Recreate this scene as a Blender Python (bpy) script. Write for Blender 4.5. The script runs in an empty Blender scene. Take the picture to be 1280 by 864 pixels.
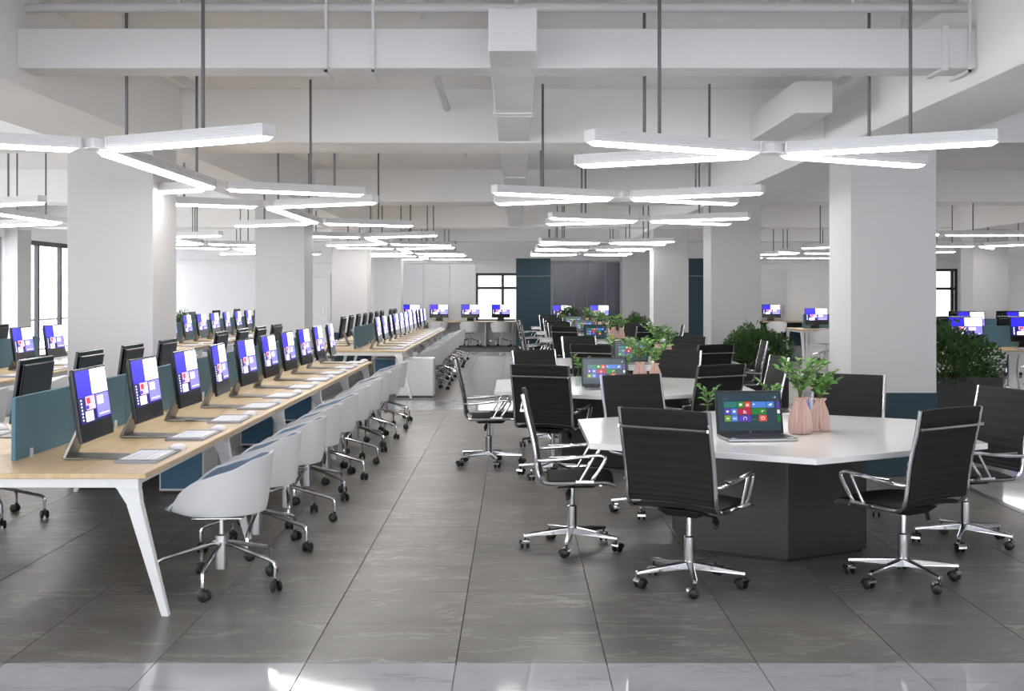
import bpy, bmesh, math, random
from math import pi, sin, cos, radians as R
from mathutils import Matrix, Vector

# ---------------------------------------------------------------- camera, sky, exposure
scene = bpy.context.scene
COL = scene.collection
F, VX, VY, H = 1550.0, 645.0, 363.0, 1.65          # focal length and vanishing point in px of 1280x864
cam_d = bpy.data.cameras.new('camera')
cam = bpy.data.objects.new('camera', cam_d)
COL.objects.link(cam)
cam.location = (0, 0, H)
cam.rotation_euler = (pi / 2, 0, 0)
cam_d.sensor_width = 36.0
cam_d.lens = 36.0 * F / 1280.0
cam_d.shift_x = (640.0 - VX) / 1280.0
cam_d.shift_y = (VY - 432.0) / 1280.0
cam_d.clip_end = 300
scene.camera = cam

world = bpy.data.worlds.new('sky')
scene.world = world
world.use_nodes = True
wn = world.node_tree
bg = wn.nodes['Background']
tc = wn.nodes.new('ShaderNodeTexCoord')
ns = wn.nodes.new('ShaderNodeTexNoise')
ns.inputs['Scale'].default_value = 2.6
ns.inputs['Detail'].default_value = 6
rp = wn.nodes.new('ShaderNodeValToRGB')
rp.color_ramp.elements[0].position = .38
rp.color_ramp.elements[0].color = (.92, .95, 1.0, 1)
rp.color_ramp.elements[1].position = .62
rp.color_ramp.elements[1].color = (1, .975, .94, 1)
wn.links.new(tc.outputs['Generated'], ns.inputs['Vector'])
wn.links.new(ns.outputs['Fac'], rp.inputs['Fac'])
wn.links.new(rp.outputs['Color'], bg.inputs['Color'])
SKY_STRENGTH = 7.5
bg.inputs['Strength'].default_value = SKY_STRENGTH
LAMP = 26.0
scene.view_settings.view_transform = 'Standard'
scene.view_settings.look = 'None'
scene.view_settings.exposure = 0.0
scene.view_settings.gamma = 1.0
scene.view_settings.use_curve_mapping = False
scene.cycles.use_denoising = True
scene.cycles.max_bounces = 8
scene.cycles.diffuse_bounces = 5
scene.cycles.transparent_max_bounces = 16

random.seed(7)
ORD = ['first', 'second', 'third', 'fourth', 'fifth', 'sixth', 'seventh', 'eighth', 'ninth', 'tenth', 'eleventh', 'twelfth']

# ---------------------------------------------------------------- materials
MATS = {}
def base_mat(name):
    m = bpy.data.materials.new(name)
    m.use_nodes = True
    MATS[name] = m
    return m, m.node_tree, m.node_tree.nodes['Principled BSDF']

def lin(c):
    return tuple(((x / 255.0) / 12.92 if x / 255.0 <= .04045 else ((x / 255.0 + .055) / 1.055) ** 2.4) for x in c)

def mat(name, rgb, rough=.5, metal=0.0, var=.05, scale=8.0, bump=0.0, bscale=200.0, spec=.5, coat=0.0, alpha=1.0):
    """plain surface: srgb colour with a faint noise variation and optional fine relief"""
    m, nt, b = base_mat(name)
    c = lin(rgb)
    t = nt.nodes.new('ShaderNodeTexCoord')
    n = nt.nodes.new('ShaderNodeTexNoise')
    n.inputs['Scale'].default_value = scale
    n.inputs['Detail'].default_value = 4
    r = nt.nodes.new('ShaderNodeValToRGB')
    r.color_ramp.elements[0].color = tuple(x * (1 - var) for x in c) + (1,)
    r.color_ramp.elements[1].color = tuple(min(1, x * (1 + var)) for x in c) + (1,)
    nt.links.new(t.outputs['Object'], n.inputs['Vector'])
    nt.links.new(n.outputs['Fac'], r.inputs['Fac'])
    nt.links.new(r.outputs['Color'], b.inputs['Base Color'])
    b.inputs['Roughness'].default_value = rough
    b.inputs['Metallic'].default_value = metal
    b.inputs['Specular IOR Level'].default_value = spec
    b.inputs['Coat Weight'].default_value = coat
    b.inputs['Coat Roughness'].default_value = .05
    if bump:
        n2 = nt.nodes.new('ShaderNodeTexNoise')
        n2.inputs['Scale'].default_value = bscale
        bm_ = nt.nodes.new('ShaderNodeBump')
        bm_.inputs['Strength'].default_value = bump
        bm_.inputs['Distance'].default_value = .002
        nt.links.new(t.outputs['Object'], n2.inputs['Vector'])
        nt.links.new(n2.outputs['Fac'], bm_.inputs['Height'])
        nt.links.new(bm_.outputs['Normal'], b.inputs['Normal'])
    return m

def emit(name, rgb, strength, base=(20, 20, 24)):
    m, nt, b = base_mat(name)
    b.inputs['Base Color'].default_value = lin(base) + (1,)
    b.inputs['Roughness'].default_value = .2
    n = nt.nodes.new('ShaderNodeTexNoise')
    n.inputs['Scale'].default_value = 3
    r = nt.nodes.new('ShaderNodeValToRGB')
    c = lin(rgb)
    r.color_ramp.elements[0].color = tuple(x * .94 for x in c) + (1,)
    r.color_ramp.elements[1].color = c + (1,)
    t = nt.nodes.new('ShaderNodeTexCoord')
    nt.links.new(t.outputs['Object'], n.inputs['Vector'])
    nt.links.new(n.outputs['Fac'], r.inputs['Fac'])
    nt.links.new(r.outputs['Color'], b.inputs['Emission Color'])
    b.inputs['Emission Strength'].default_value = strength
    return m

def marble(name, dark, light, vein, rough, vs=.9, amt=.5, spec=.5):
    """polished stone tile: cloudy ground with thin veins, laid out in world space and shifted tile by tile"""
    m, nt, b = base_mat(name)
    L = nt.links.new
    g = nt.nodes.new('ShaderNodeNewGeometry')
    oi = nt.nodes.new('ShaderNodeObjectInfo')
    mul = nt.nodes.new('ShaderNodeMath'); mul.operation = 'MULTIPLY'; mul.inputs[1].default_value = 37
    L(oi.outputs['Random'], mul.inputs[0])
    add = nt.nodes.new('ShaderNodeVectorMath'); add.operation = 'ADD'
    L(g.outputs['Position'], add.inputs[0]); L(mul.outputs[0], add.inputs[1])
    n = nt.nodes.new('ShaderNodeTexNoise'); n.inputs['Scale'].default_value = 2.4; n.inputs['Detail'].default_value = 8
    n.inputs['Roughness'].default_value = .62
    L(add.outputs[0], n.inputs['Vector'])
    r = nt.nodes.new('ShaderNodeValToRGB')
    r.color_ramp.elements[0].position = .3; r.color_ramp.elements[0].color = lin(dark) + (1,)
    r.color_ramp.elements[1].position = .72; r.color_ramp.elements[1].color = lin(light) + (1,)
    L(n.outputs['Fac'], r.inputs['Fac'])
    mp = nt.nodes.new('ShaderNodeMapping'); mp.inputs['Scale'].default_value = (vs * .5, vs * 1.9, vs)
    mp.inputs['Rotation'].default_value = (0, 0, .35)
    L(add.outputs[0], mp.inputs['Vector'])
    n2 = nt.nodes.new('ShaderNodeTexNoise'); n2.inputs['Scale'].default_value = 1.7; n2.inputs['Detail'].default_value = 10
    n2.inputs['Roughness'].default_value = .62; n2.inputs['Distortion'].default_value = .25
    L(mp.outputs[0], n2.inputs['Vector'])
    s = nt.nodes.new('ShaderNodeMath'); s.operation = 'SUBTRACT'; s.inputs[1].default_value = .5
    L(n2.outputs['Fac'], s.inputs[0])
    a = nt.nodes.new('ShaderNodeMath'); a.operation = 'ABSOLUTE'; L(s.outputs[0], a.inputs[0])
    r2 = nt.nodes.new('ShaderNodeValToRGB')
    r2.color_ramp.elements[0].position = 0; r2.color_ramp.elements[0].color = (amt, amt, amt, 1)
    r2.color_ramp.elements[1].position = .014; r2.color_ramp.elements[1].color = (0, 0, 0, 1)
    L(a.outputs[0], r2.inputs['Fac'])
    # veins fade in and out
    n3 = nt.nodes.new('ShaderNodeTexNoise'); n3.inputs['Scale'].default_value = 1.7
    L(add.outputs[0], n3.inputs['Vector'])
    m3 = nt.nodes.new('ShaderNodeMath'); m3.operation = 'MULTIPLY'
    L(r2.outputs['Color'], m3.inputs[0]); L(n3.outputs['Fac'], m3.inputs[1])
    mx = nt.nodes.new('ShaderNodeMix'); mx.data_type = 'RGBA'
    L(m3.outputs[0], mx.inputs['Factor']); L(r.outputs['Color'], mx.inputs[6])
    mx.inputs[7].default_value = lin(vein) + (1,)
    L(mx.outputs[2], b.inputs['Base Color'])
    b.inputs['Roughness'].default_value = rough
    b.inputs['Specular IOR Level'].default_value = spec
    return m

def wood(name, c1, c2):
    m, nt, b = base_mat(name)
    L = nt.links.new
    g = nt.nodes.new('ShaderNodeNewGeometry')
    mp = nt.nodes.new('ShaderNodeMapping'); mp.inputs['Scale'].default_value = (22, 1.6, 9)
    L(g.outputs['Position'], mp.inputs['Vector'])
    n = nt.nodes.new('ShaderNodeTexNoise'); n.inputs['Scale'].default_value = 1.0; n.inputs['Detail'].default_value = 8
    n.inputs['Distortion'].default_value = .5
    L(mp.outputs[0], n.inputs['Vector'])
    r = nt.nodes.new('ShaderNodeValToRGB')
    r.color_ramp.elements[0].position = .3; r.color_ramp.elements[0].color = lin(c1) + (1,)
    r.color_ramp.elements[1].position = .7; r.color_ramp.elements[1].color = lin(c2) + (1,)
    L(n.outputs['Fac'], r.inputs['Fac']); L(r.outputs['Color'], b.inputs['Base Color'])
    b.inputs['Roughness'].default_value = .38
    return m

def clear(name, tint, gloss=.05):
    """thin clear glass: lets the daylight through and mirrors a little"""
    m = bpy.data.materials.new(name); m.use_nodes = True; MATS[name] = m
    nt = m.node_tree; nt.nodes.clear()
    o = nt.nodes.new('ShaderNodeOutputMaterial')
    tr = nt.nodes.new('ShaderNodeBsdfTransparent'); tr.inputs['Color'].default_value = tint + (1,)
    gl = nt.nodes.new('ShaderNodeBsdfGlossy'); gl.inputs['Roughness'].default_value = .02
    mx = nt.nodes.new('ShaderNodeMixShader')
    mx.inputs[0].default_value = gloss
    nt.links.new(tr.outputs[0], mx.inputs[1]); nt.links.new(gl.outputs[0], mx.inputs[2])
    nt.links.new(mx.outputs[0], o.inputs['Surface'])
    return m

SLATEF = mat('slate frame', (140, 142, 154), .4, var=.02)
PAINT = mat('white wall paint', (240, 239, 239), .6, var=.015, scale=1.2, bump=.05, bscale=300)
CEILP = mat('ceiling paint', (236, 235, 234), .7, var=.02, scale=.8)
COLP = mat('column paint', (196, 195, 196), .55, var=.015, scale=1.0)
TEAL = mat('teal lacquer', (10, 48, 60), .6, var=.06, scale=3)
SLATE = mat('slate blue glass', (84, 87, 103), .2, var=.05, scale=1)
GREYGL = mat('grey back painted glass', (214, 215, 220), .16, var=.02, scale=.6)
TILE = marble('grey stone tile', (107, 104, 101), (133, 130, 126), (182, 177, 170), .34, .75, .9, .3)
MARB = marble('pale marble tile', (186, 186, 192), (206, 206, 211), (120, 122, 130), .06, .6, .55, .8)
GROUT = mat('dark grout', (62, 60, 58), .8)
PGROUT = mat('pale grout', (140, 140, 144), .6)
OAK = wood('pale oak', (198, 168, 126), (219, 193, 152))
WHITE_M = mat('white powder coat', (232, 232, 233), .4, var=.01)
LAMPW = mat('lamp housing white', (226, 226, 228), .4, var=.01)
ROD = mat('grey steel rod', (110, 110, 112), .4, .6, var=.03)
PANELB = mat('blue grey felt panel', (92, 130, 148), .75, var=.06, scale=30, bump=.2, bscale=500)
CABB = mat('blue cabinet front', (62, 104, 134), .5, var=.03)
CABW = mat('white cabinet', (222, 222, 224), .35, var=.01)
PLASTW = mat('white shell plastic', (226, 226, 228), .35, var=.01)
CUSH = mat('blue grey seat fabric', (126, 146, 166), .9, var=.08, scale=60, bump=.3, bscale=700)
CHROME = mat('polished chrome', (205, 205, 208), .13, 1.0, var=.02)
SATIN = mat('satin aluminium', (188, 188, 190), .28, 1.0, var=.02)
BLACKP = mat('black plastic', (22, 22, 23), .45, var=.05)
MESHB = mat('black mesh fabric', (21, 21, 22), .8, var=.10, scale=90, bump=.35, bscale=900)
TOPW = mat('white lacquered top', (246, 246, 246), .14, var=.006, coat=.2)
PLINTH = mat('charcoal plinth', (48, 46, 46), .42, var=.04, scale=2)
STEELD = mat('dark steel stand', (128, 124, 118), .32, .9, var=.04)
BEZEL = mat('black bezel', (18, 18, 22), .18, var=.03)
BACKC = mat('dark computer back', (44, 50, 58), .4, .3, var=.04)
KEYG = mat('grey keyboard body', (158, 160, 168), .5, var=.03)
KEYW = mat('white keys', (236, 236, 240), .45, var=.01)
PRINT = mat('grey key print', (120, 122, 132), .6, var=.02)
MOUSE = mat('white mouse plastic', (236, 236, 238), .25, var=.01)
LAPS = mat('laptop aluminium', (150, 152, 156), .3, .8, var=.02)
LAPK = mat('laptop black', (26, 28, 32), .35, var=.04)
KEYB = mat('laptop keys', (42, 46, 54), .5, var=.05)
PINK = mat('pink glazed vase', (212, 178, 166), .35, var=.07, scale=14, coat=.3)
BOTTLE = clear('bottle glass', (.86, .90, .90))
WATER = clear('water', (.80, .88, .90))
LEAF = mat('green leaf', (104, 154, 72), .45, var=.30, scale=14)
LEAF2 = mat('deep green leaf', (62, 102, 48), .5, var=.35, scale=12)
LEAFD = mat('shrub leaf', (66, 94, 48), .55, var=.45, scale=5)
STEM = mat('brown green stem', (92, 96, 56), .7, var=.1)
SOIL = mat('dark soil', (40, 32, 26), .95, var=.2, scale=40)
PLANTER = mat('black planter', (30, 30, 31), .55, var=.05)
LIME = mat('lime tumbler', (170, 190, 70), .3, var=.04)
FRAMED = mat('dark window frame', (54, 56, 60), .4, .3, var=.03)
GLASS = clear('window glass', (.97, .985, 1.0))
TINTED = clear('sky dimming glass', (.58, .59, .60))  # tint added to dim the sky seen through the back windows
BALC = mat('pale concrete', (190, 188, 184), .8, var=.06, scale=4)
DARKF = mat('dark grey', (74, 73, 74), .9, var=.1, scale=50)
TRAY = mat('galvanised duct paint', (214, 213, 214), .5, var=.02, scale=2)
DIFF = emit('lit diffuser', (255, 252, 248), LAMP, (250, 250, 250))
# screens
S_BLUE = emit('screen blue', (52, 44, 226), 1.3)
S_DEEP = emit('screen deep blue', (26, 24, 120), 1.0)
S_WHITE = emit('screen white', (244, 246, 255), 2.2)
S_LAV = emit('screen lavender', (150, 140, 246), 1.4)
S_PINK = emit('screen pink', (240, 190, 214), 1.5)
S_RED = emit('screen red', (222, 60, 80), 1.3)
L_BG = emit('laptop screen teal', (34, 62, 76), .9)
L_COL = {'teal': (40, 118, 112), 'green': (30, 146, 44), 'orange': (220, 78, 44), 'blue': (74, 128, 216), 'violet': (86, 52, 172),
         'crimson': (186, 22, 62), 'lime': (112, 160, 34), 'darkgreen': (26, 128, 34), 'white': (232, 236, 240), 'grey': (96, 116, 128)}
L_M = {k: emit('laptop tile ' + k, v, 1.0) for k, v in L_COL.items()}

# ---------------------------------------------------------------- mesh building
class MB:
    def __init__(self):
        self.v, self.f, self.m = [], [], []
    def add(self, vs, fs, m=0):
        o = len(self.v)
        self.v += [tuple(p) for p in vs]
        self.f += [tuple(i + o for i in f) for f in fs]
        self.m += [m] * len(fs)
        return self
    def box(self, x0, x1, y0, y1, z0, z1, m=0):
        vs = [(x0, y0, z0), (x1, y0, z0), (x1, y1, z0), (x0, y1, z0), (x0, y0, z1), (x1, y0, z1), (x1, y1, z1), (x0, y1, z1)]
        return self.add(vs, [(0, 3, 2, 1), (4, 5, 6, 7), (0, 1, 5, 4), (1, 2, 6, 5), (2, 3, 7, 6), (3, 0, 4, 7)], m)
    def hexa(self, lo, hi, m=0):
        """eight-point block from two matching quads (counter-clockwise seen from the hi side)"""
        return self.add(list(lo) + list(hi), [(0, 3, 2, 1), (4, 5, 6, 7), (0, 1, 5, 4), (1, 2, 6, 5), (2, 3, 7, 6), (3, 0, 4, 7)], m)
    def prism(self, pts, z0, z1, m=0):
        n = len(pts)
        vs = [(x, y, z0) for x, y in pts] + [(x, y, z1) for x, y in pts]
        fs = [tuple(reversed(range(n))), tuple(range(n, 2 * n))] + [(i, (i + 1) % n, n + (i + 1) % n, n + i) for i in range(n)]
        return self.add(vs, fs, m)
    def tube(self, path, r, n=8, m=0, flat=1.0, up=(0, 0, 1)):
        P = [Vector(p) for p in path]
        rr = r if isinstance(r, (list, tuple)) else [r] * len(P)
        vs, fs = [], []
        for i, p in enumerate(P):
            if i == 0: t = P[1] - P[0]
            elif i == len(P) - 1: t = P[-1] - P[-2]
            else: t = (P[i + 1] - p).normalized() + (p - P[i - 1]).normalized()
            t.normalize()
            u = Vector(up)
            if abs(t.dot(u)) > .98: u = Vector((0, 1, 0)) if abs(t.y) < .9 else Vector((1, 0, 0))
            a = t.cross(u).normalized(); b = a.cross(t).normalized()
            for k in range(n):
                q = 2 * pi * k / n
                vs.append(p + a * cos(q) * rr[i] + b * sin(q) * rr[i] * flat)
        for i in range(len(P) - 1):
            for k in range(n):
                k2 = (k + 1) % n
                fs.append((i * n + k, i * n + k2, (i + 1) * n + k2, (i + 1) * n + k))
        fs.append(tuple(reversed(range(n)))); fs.append(tuple(range((len(P) - 1) * n, len(P) * n)))
        return self.add(vs, fs, m)
    def lathe(self, prof, n=16, m=0, axis='z', c=(0, 0, 0), ripple=0, nr=0):
        vs, fs = [], []
        for r, z in prof:
            for k in range(n):
                q = 2 * pi * k / n
                r2 = r * (1 + ripple * cos(nr * q)) if nr else r
                x, y = r2 * cos(q), r2 * sin(q)
                p = (x, y, z) if axis == 'z' else ((z, x, y) if axis == 'x' else (y, z, x))
                vs.append((p[0] + c[0], p[1] + c[1], p[2] + c[2]))
        for i in range(len(prof) - 1):
            for k in range(n):
                k2 = (k + 1) % n
                fs.append((i * n + k, i * n + k2, (i + 1) * n + k2, (i + 1) * n + k))
        fs.append(tuple(reversed(range(n)))); fs.append(tuple(range((len(prof) - 1) * n, len(prof) * n)))
        return self.add(vs, fs, m)
    def mesh(self, name, mats, bevel=0.0, smooth=False, seg=1):
        me = bpy.data.meshes.new(name)
        me.from_pydata(self.v, [], self.f)
        if not isinstance(mats, (list, tuple)): mats = [mats]
        for q in mats: me.materials.append(q)
        me.polygons.foreach_set('material_index', self.m)
        me.update()
        if bevel:
            bm = bmesh.new(); bm.from_mesh(me)
            ed = [e for e in bm.edges if len(e.link_faces) == 2 and e.calc_face_angle(0) > .5]
            bmesh.ops.bevel(bm, geom=ed, offset=bevel, segments=seg, profile=.6, affect='EDGES', clamp_overlap=True)
            bm.to_mesh(me); bm.free()
        if smooth:
            me.polygons.foreach_set('use_smooth', [True] * len(me.polygons))
            me.set_sharp_from_angle(angle=R(38))
        return me

def B(x0, x1, y0, y1, z0, z1, mats, name='block', bevel=0.0, seg=1):
    return MB().box(x0, x1, y0, y1, z0, z1).mesh(name, mats, bevel, False, seg)

class P:
    """one part: mesh, place inside its parent, its own sub-parts"""
    def __init__(self, name, me, loc=(0, 0, 0), rot=(0, 0, 0), kids=(), label=None, kind=None):
        self.name, self.me, self.loc, self.rot, self.kids, self.label, self.kind = name, me, loc, rot, kids, label, kind

def put(p, parent):
    o = bpy.data.objects.new(p.name, p.me); COL.objects.link(o)
    o.parent = parent; o.location = p.loc; o.rotation_euler = p.rot
    if p.label: o['label'] = p.label
    if p.kind: o['kind'] = p.kind
    for k in p.kids: put(k, o)
    return o

def tag(o, label=None, cat=None, group=None, kind=None):
    if label: o['label'] = label
    if cat: o['category'] = cat
    if group: o['group'] = group
    if kind: o['kind'] = kind
    return o

def spawn(name, parts, loc, rz, label, cat, group=None):
    o = bpy.data.objects.new(name, None); COL.objects.link(o)
    o.empty_display_size = .1
    o.location = loc; o.rotation_euler = (0, 0, rz)
    tag(o, label, cat, group)
    for p in parts: put(p, o)
    return o

def single(name, me, loc, rz, label, cat, group=None):
    o = bpy.data.objects.new(name, me); COL.objects.link(o)
    o.location = loc; o.rotation_euler = (0, 0, rz)
    return tag(o, label, cat, group)

def struct(name, me, loc=(0, 0, 0), kids=(), label=None, rz=0):
    o = bpy.data.objects.new(name, me); COL.objects.link(o)
    o.location = loc; o.rotation_euler = (0, 0, rz)
    tag(o, label, None, None, 'structure')
    for k in kids: put(k, o)
    return o

# ================================================================ THE ROOM
XL, XR, YF, YB, ZC = -11.05, 14.0, -5.0, 37.3, 3.58
ZBEAM = 2.97
ZCROSS = 3.06                                # underside of the cross beams
COLD = [3.1, 11.0, 18.9, 26.8, 34.7]      # near faces of the column lines
CW = .76
TX = .666; TY = .64
X0T = (382 - VX) / 466 * H                  # a long joint of the floor
Y0T = F * H / (829 - VY)                    # front edge of the grey tiles
Y1T = 17.05; Y2T = 18.5; Y3T = 31.2; Y4T = 33.2
XAISLE = 3.77

# ---- floors: grey tile fields and pale marble strips
def tile_me(name, m, w, d):
    g, gy = .0020, .0009
    return MB().box(-w / 2 + g, w / 2 - g, -d / 2 + gy, d / 2 - gy, -.012, 0).mesh(name, m, .0008)

def tile_field(xa, xb, ya, yb, base_mat_, tmat, tname, label, keep):
    """slab with tiles laid on it; the ones that show largest are parts, the rest one joined part"""
    o = struct('floor', B(xa, xb, ya, yb, -.16, -.012, base_mat_, 'floor'), label=label)
    cells = []
    i0 = math.floor((xa - X0T) / TX); i1 = math.ceil((xb - X0T) / TX)
    nrow = max(1, round((yb - ya) / TY)); ty = (yb - ya) / nrow
    for j in range(nrow):
        y = ya + (j + .5) * ty
        for i in range(i0, i1):
            x0 = max(xa, X0T + i * TX); x1 = min(xb, X0T + (i + 1) * TX)
            if x1 - x0 < .02: continue
            vis = abs((x0 + x1) / 2 / max(y, .1)) < .45 and y > 4.7
            cells.append((0 if vis else 1, y, (x0 + x1) / 2, x1 - x0))
    cells.sort(key=lambda c: (c[0], c[1]))
    cache = {}
    rest = MB()
    for n, (nv, y, x, w) in enumerate(cells):
        if n < keep and not nv:
            k = round(w, 3)
            if k not in cache: cache[k] = tile_me('tile', tmat, w, ty)
            put(P(tname, cache[k], (x, y, 0)), o)
        else:
            g = .0022
            rest.box(x - w / 2 + g, x + w / 2 - g, y - ty / 2 + g, y + ty / 2 - g, -.012, 0)
    if rest.v:
        put(P('tile_field', rest.mesh('tile_field', tmat), kind='stuff'), o)
    return o

tile_field(XL, XAISLE, Y0T, Y1T, GROUT, TILE, 'tile', 'grey stone tile floor between the marble strips', 300)
tile_field(XL, XAISLE, Y2T, Y3T, GROUT, TILE, 'tile', 'grey stone tile floor around the far desks', 120)
tile_field(XL, XR, YF, Y0T, PGROUT, MARB, 'marble_tile', 'polished pale marble strip at the front of the hall', 60)
tile_field(XL, XAISLE, Y1T, Y2T, PGROUT, MARB, 'marble_tile', 'polished pale marble strip crossing between the desk rows', 60)
tile_field(XL, XAISLE, Y3T, Y4T, PGROUT, MARB, 'marble_tile', 'pale marble strip in front of the back counter', 0)
tile_field(XAISLE, XR, Y0T, YB, PGROUT, MARB, 'marble_tile', 'pale marble aisle floor beyond the columns with planters', 150)
struct('floor', B(XL, XAISLE, Y4T, YB, -.16, 0, DARKF, 'floor'), label='dark grey floor under the back counter')  # plain darker grey floor from the last marble strip to the back wall

# ---- ceiling slab, beams, columns
struct('ceiling', B(XL, XR, YF, YB, ZC, ZC + .2, CEILP, 'ceiling'), label='white painted concrete ceiling slab')
COLX = [-3.60, 3.35, 10.26]
for x in COLX:                                                      # beams along the hall
    struct('beam', B(x - .40, x + .40, YF, YB, ZBEAM, ZC, CEILP, 'beam', .004), label='white beam running along the column row')
edges = [XL] + sum([[x - .40, x + .40] for x in COLX], []) + [XR]
for d in COLD:                                                      # beams across the hall
    for k in range(0, len(edges), 2):
        struct('beam', B(edges[k], edges[k + 1], d + .85, d + 1.75, ZCROSS, ZC, CEILP, 'beam', .004), label='white beam crossing between the column rows')
col_me = B(-CW / 2, CW / 2, -CW / 2, CW / 2, 0, ZBEAM, COLP, 'column', .004)
band_me = B(-CW / 2 - .006, CW / 2 + .006, -CW / 2 - .006, CW / 2 + .006, 0, .74, TEAL, 'base_band', .003)
for xi, x in enumerate(COLX):
    for d in COLD[1:]:
        struct('column', col_me, (x, d + CW / 2, 0), [P('base_band', band_me, label='dark teal painted band')], 'square white column with a dark teal foot band')

# ---- outer walls
def wall_with_holes(name, axis, c0, c1, u0, u1, holes, label, m=PAINT):
    """wall slab in plane x (axis='x') or y; holes = (ua, ub, za, zb)"""
    mb = MB()
    def bx(ua, ub, za, zb):
        if ub - ua < 1e-4 or zb - za < 1e-4: return
        if axis == 'x': mb.box(c0, c1, ua, ub, za, zb)
        else: mb.box(ua, ub, c0, c1, za, zb)
    u = u0
    for ua, ub, za, zb in sorted(holes):
        bx(u, ua, 0, ZC); bx(ua, ub, 0, za); bx(ua, ub, zb, ZC); u = ub
    bx(u, u1, 0, ZC)
    return struct(name, mb.mesh(name, m), label=label)

nwin = [0]
def window(axis, c, ua, ub, za, zb, splits, transom, label, w=.07, glass=None):
    """frame (mullions, transom) with one pane in each light"""
    nwin[0] += 1
    def bx(a0, a1, z0, z1, t, m, nm):
        if axis == 'x': return B(c - t, c + t, a0, a1, z0, z1, m, nm)
        return B(a0, a1, c - t, c + t, z0, z1, m, nm)
    mb = MB()
    def fb(a0, a1, z0, z1):
        t = .05
        if axis == 'x': mb.box(c - t, c + t, a0, a1, z0, z1)
        else: mb.box(a0, a1, c - t, c + t, z0, z1)
    fb(ua, ub, zb - w, zb); fb(ua, ub, za, za + w); fb(ua, ua + w, za + w, zb - w); fb(ub - w, ub, za + w, zb - w)
    kids = []
    us = [ua] + list(splits) + [ub]
    for i in range(len(us) - 1):
        zz = [za, zb] if transom is None else [za, transom, zb]
        for k in range(len(zz) - 1):
            kids.append(P('pane', bx(us[i] + w / 2, us[i + 1] - w / 2, zz[k] + w / 2, zz[k + 1] - w / 2, .0012, glass or GLASS, 'pane')))
    for s in splits:
        kids.append(P('mullion', bx(s - w / 2, s + w / 2, za + w, zb - w, .045, FRAMED, 'mullion')))
    if transom is not None:
        kids.append(P('transom', bx(ua + w, ub - w, transom - w / 2, transom + w / 2, .048, FRAMED, 'transom')))
    return struct('window_%d' % nwin[0], mb.mesh('window', FRAMED), kids=kids, label=label)

ZW = 2.80
bays = []
ys = [YF] + COLD
for i in range(len(ys)):
    a = ys[i] + (.3 if i == 0 else CW)
    b = ys[i + 1] if i + 1 < len(ys) else YB - .3
    if b - a > 1.0: bays.append((a, b))
wall_with_holes('wall_left', 'x', XL - .3, XL, YF, YB, [(a, b, .02, ZW) for a, b in bays], 'white wall with full height windows between piers')
for a, b in bays:
    n = max(1, round((b - a) / 1.4))
    window('x', XL - .15, a, b, .02, ZW, [a + (b - a) * k / n for k in range(1, n)], None, 'full height window with dark vertical mullions', .11)
for d in COLD:
    struct('column', B(XL, XL + .28, d, d + CW, 0, ZBEAM, COLP, 'column', .003), label='shallow white pier on the window wall')
hf = [(XL + .6 + 4.1 * k, XL + .6 + 4.1 * k + 3.6, .3, 2.9) for k in range(6)]  # openings behind the camera, added and sized to bring daylight into the hall
wall_with_holes('wall_front', 'y', YF - .3, YF, XL - .3, XR + .3, hf, 'white wall with wide windows added for daylight, out of view')
for a, b, z0, z1 in hf:
    window('y', YF - .15, a, b, z0, z1, [a + 1.2, a + 2.4], None, 'added three light window in the unseen front wall, lets in daylight')
struct('wall_right', B(XR, XR + .3, YF, YB, 0, ZC, PAINT, 'wall_right'), label='plain white wall at the far side of the right bay')
HB = [(-1.22, 1.0, .70, 2.17), (11.9, 13.3, .70, 2.30)]
wall_with_holes('wall_back', 'y', YB, YB + .3, XL - .3, XR + .3, HB, 'white back wall with two windows')
window('y', YB + .12, -1.22, 1.0, .70, 2.17, [-.40, .20], 1.72, 'dark framed window with transom above the back counter', .08, TINTED)
window('y', YB + .12, 11.9, 13.3, .70, 2.30, [12.6, 13.15], 1.70, 'dark framed window at the end of the marble aisle', .08, TINTED)
struct('trim_1', B(XL, XR, YB - .16, YB, 2.46, 2.56, PAINT, 'trim', .01), label='white cornice along the back wall')
struct('trim_2', B(XL, XR, YB - .10, YB, 2.56, ZC, PAINT, 'trim'), label='grey bulkhead above the back wall cornice')
struct('trim_3', B(XAISLE - .03, XAISLE + .03, Y0T, YB - .1, -.02, .003, SATIN, 'trim'), label='metal strip between tile and marble aisle')

# grey glass cladding on the back wall
for k in range(5):
    struct('trim_%d' % (4 + k), B(-5.15 + .79 * k + .006, -5.15 + .79 * (k + 1) - .006, YB - .03, YB, .72, 2.44, GREYGL, 'panel', .004), label='glossy grey cladding panel on the back wall')
# doors in the back wall
def door(n, x0, x1, z1, m, label):
    fr = MB()
    fr.box(x0 - .09, x0, YB - .06, YB, 0, z1 + .09).box(x1, x1 + .09, YB - .06, YB, 0, z1 + .09).box(x0, x1, YB - .06, YB, z1, z1 + .09)
    h = MB().tube([(x1 - .12, YB - .10, .9), (x1 - .12, YB - .10, 1.2)], .012, 8).box(x1 - .13, x1 - .11, YB - .1, YB - .02, .93, .95).box(x1 - .13, x1 - .11, YB - .1, YB - .02, 1.15, 1.17)
    struct('door_%d' % n, fr.mesh('door_frame', WHITE_M, .004), kids=[
        P('door_leaf', B(x0, x1, YB - .03, YB - .005, .01, z1, m, 'leaf'), kids=[P('handle', h.mesh('handle', SATIN))])], label=label)
door(1, -6.62, -5.66, 2.05, PAINT, 'white door in the back wall behind the columns')
door(2, 6.9, 8.15, 2.20, GREYGL, 'grey glass door in a white frame on the back wall')

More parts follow.
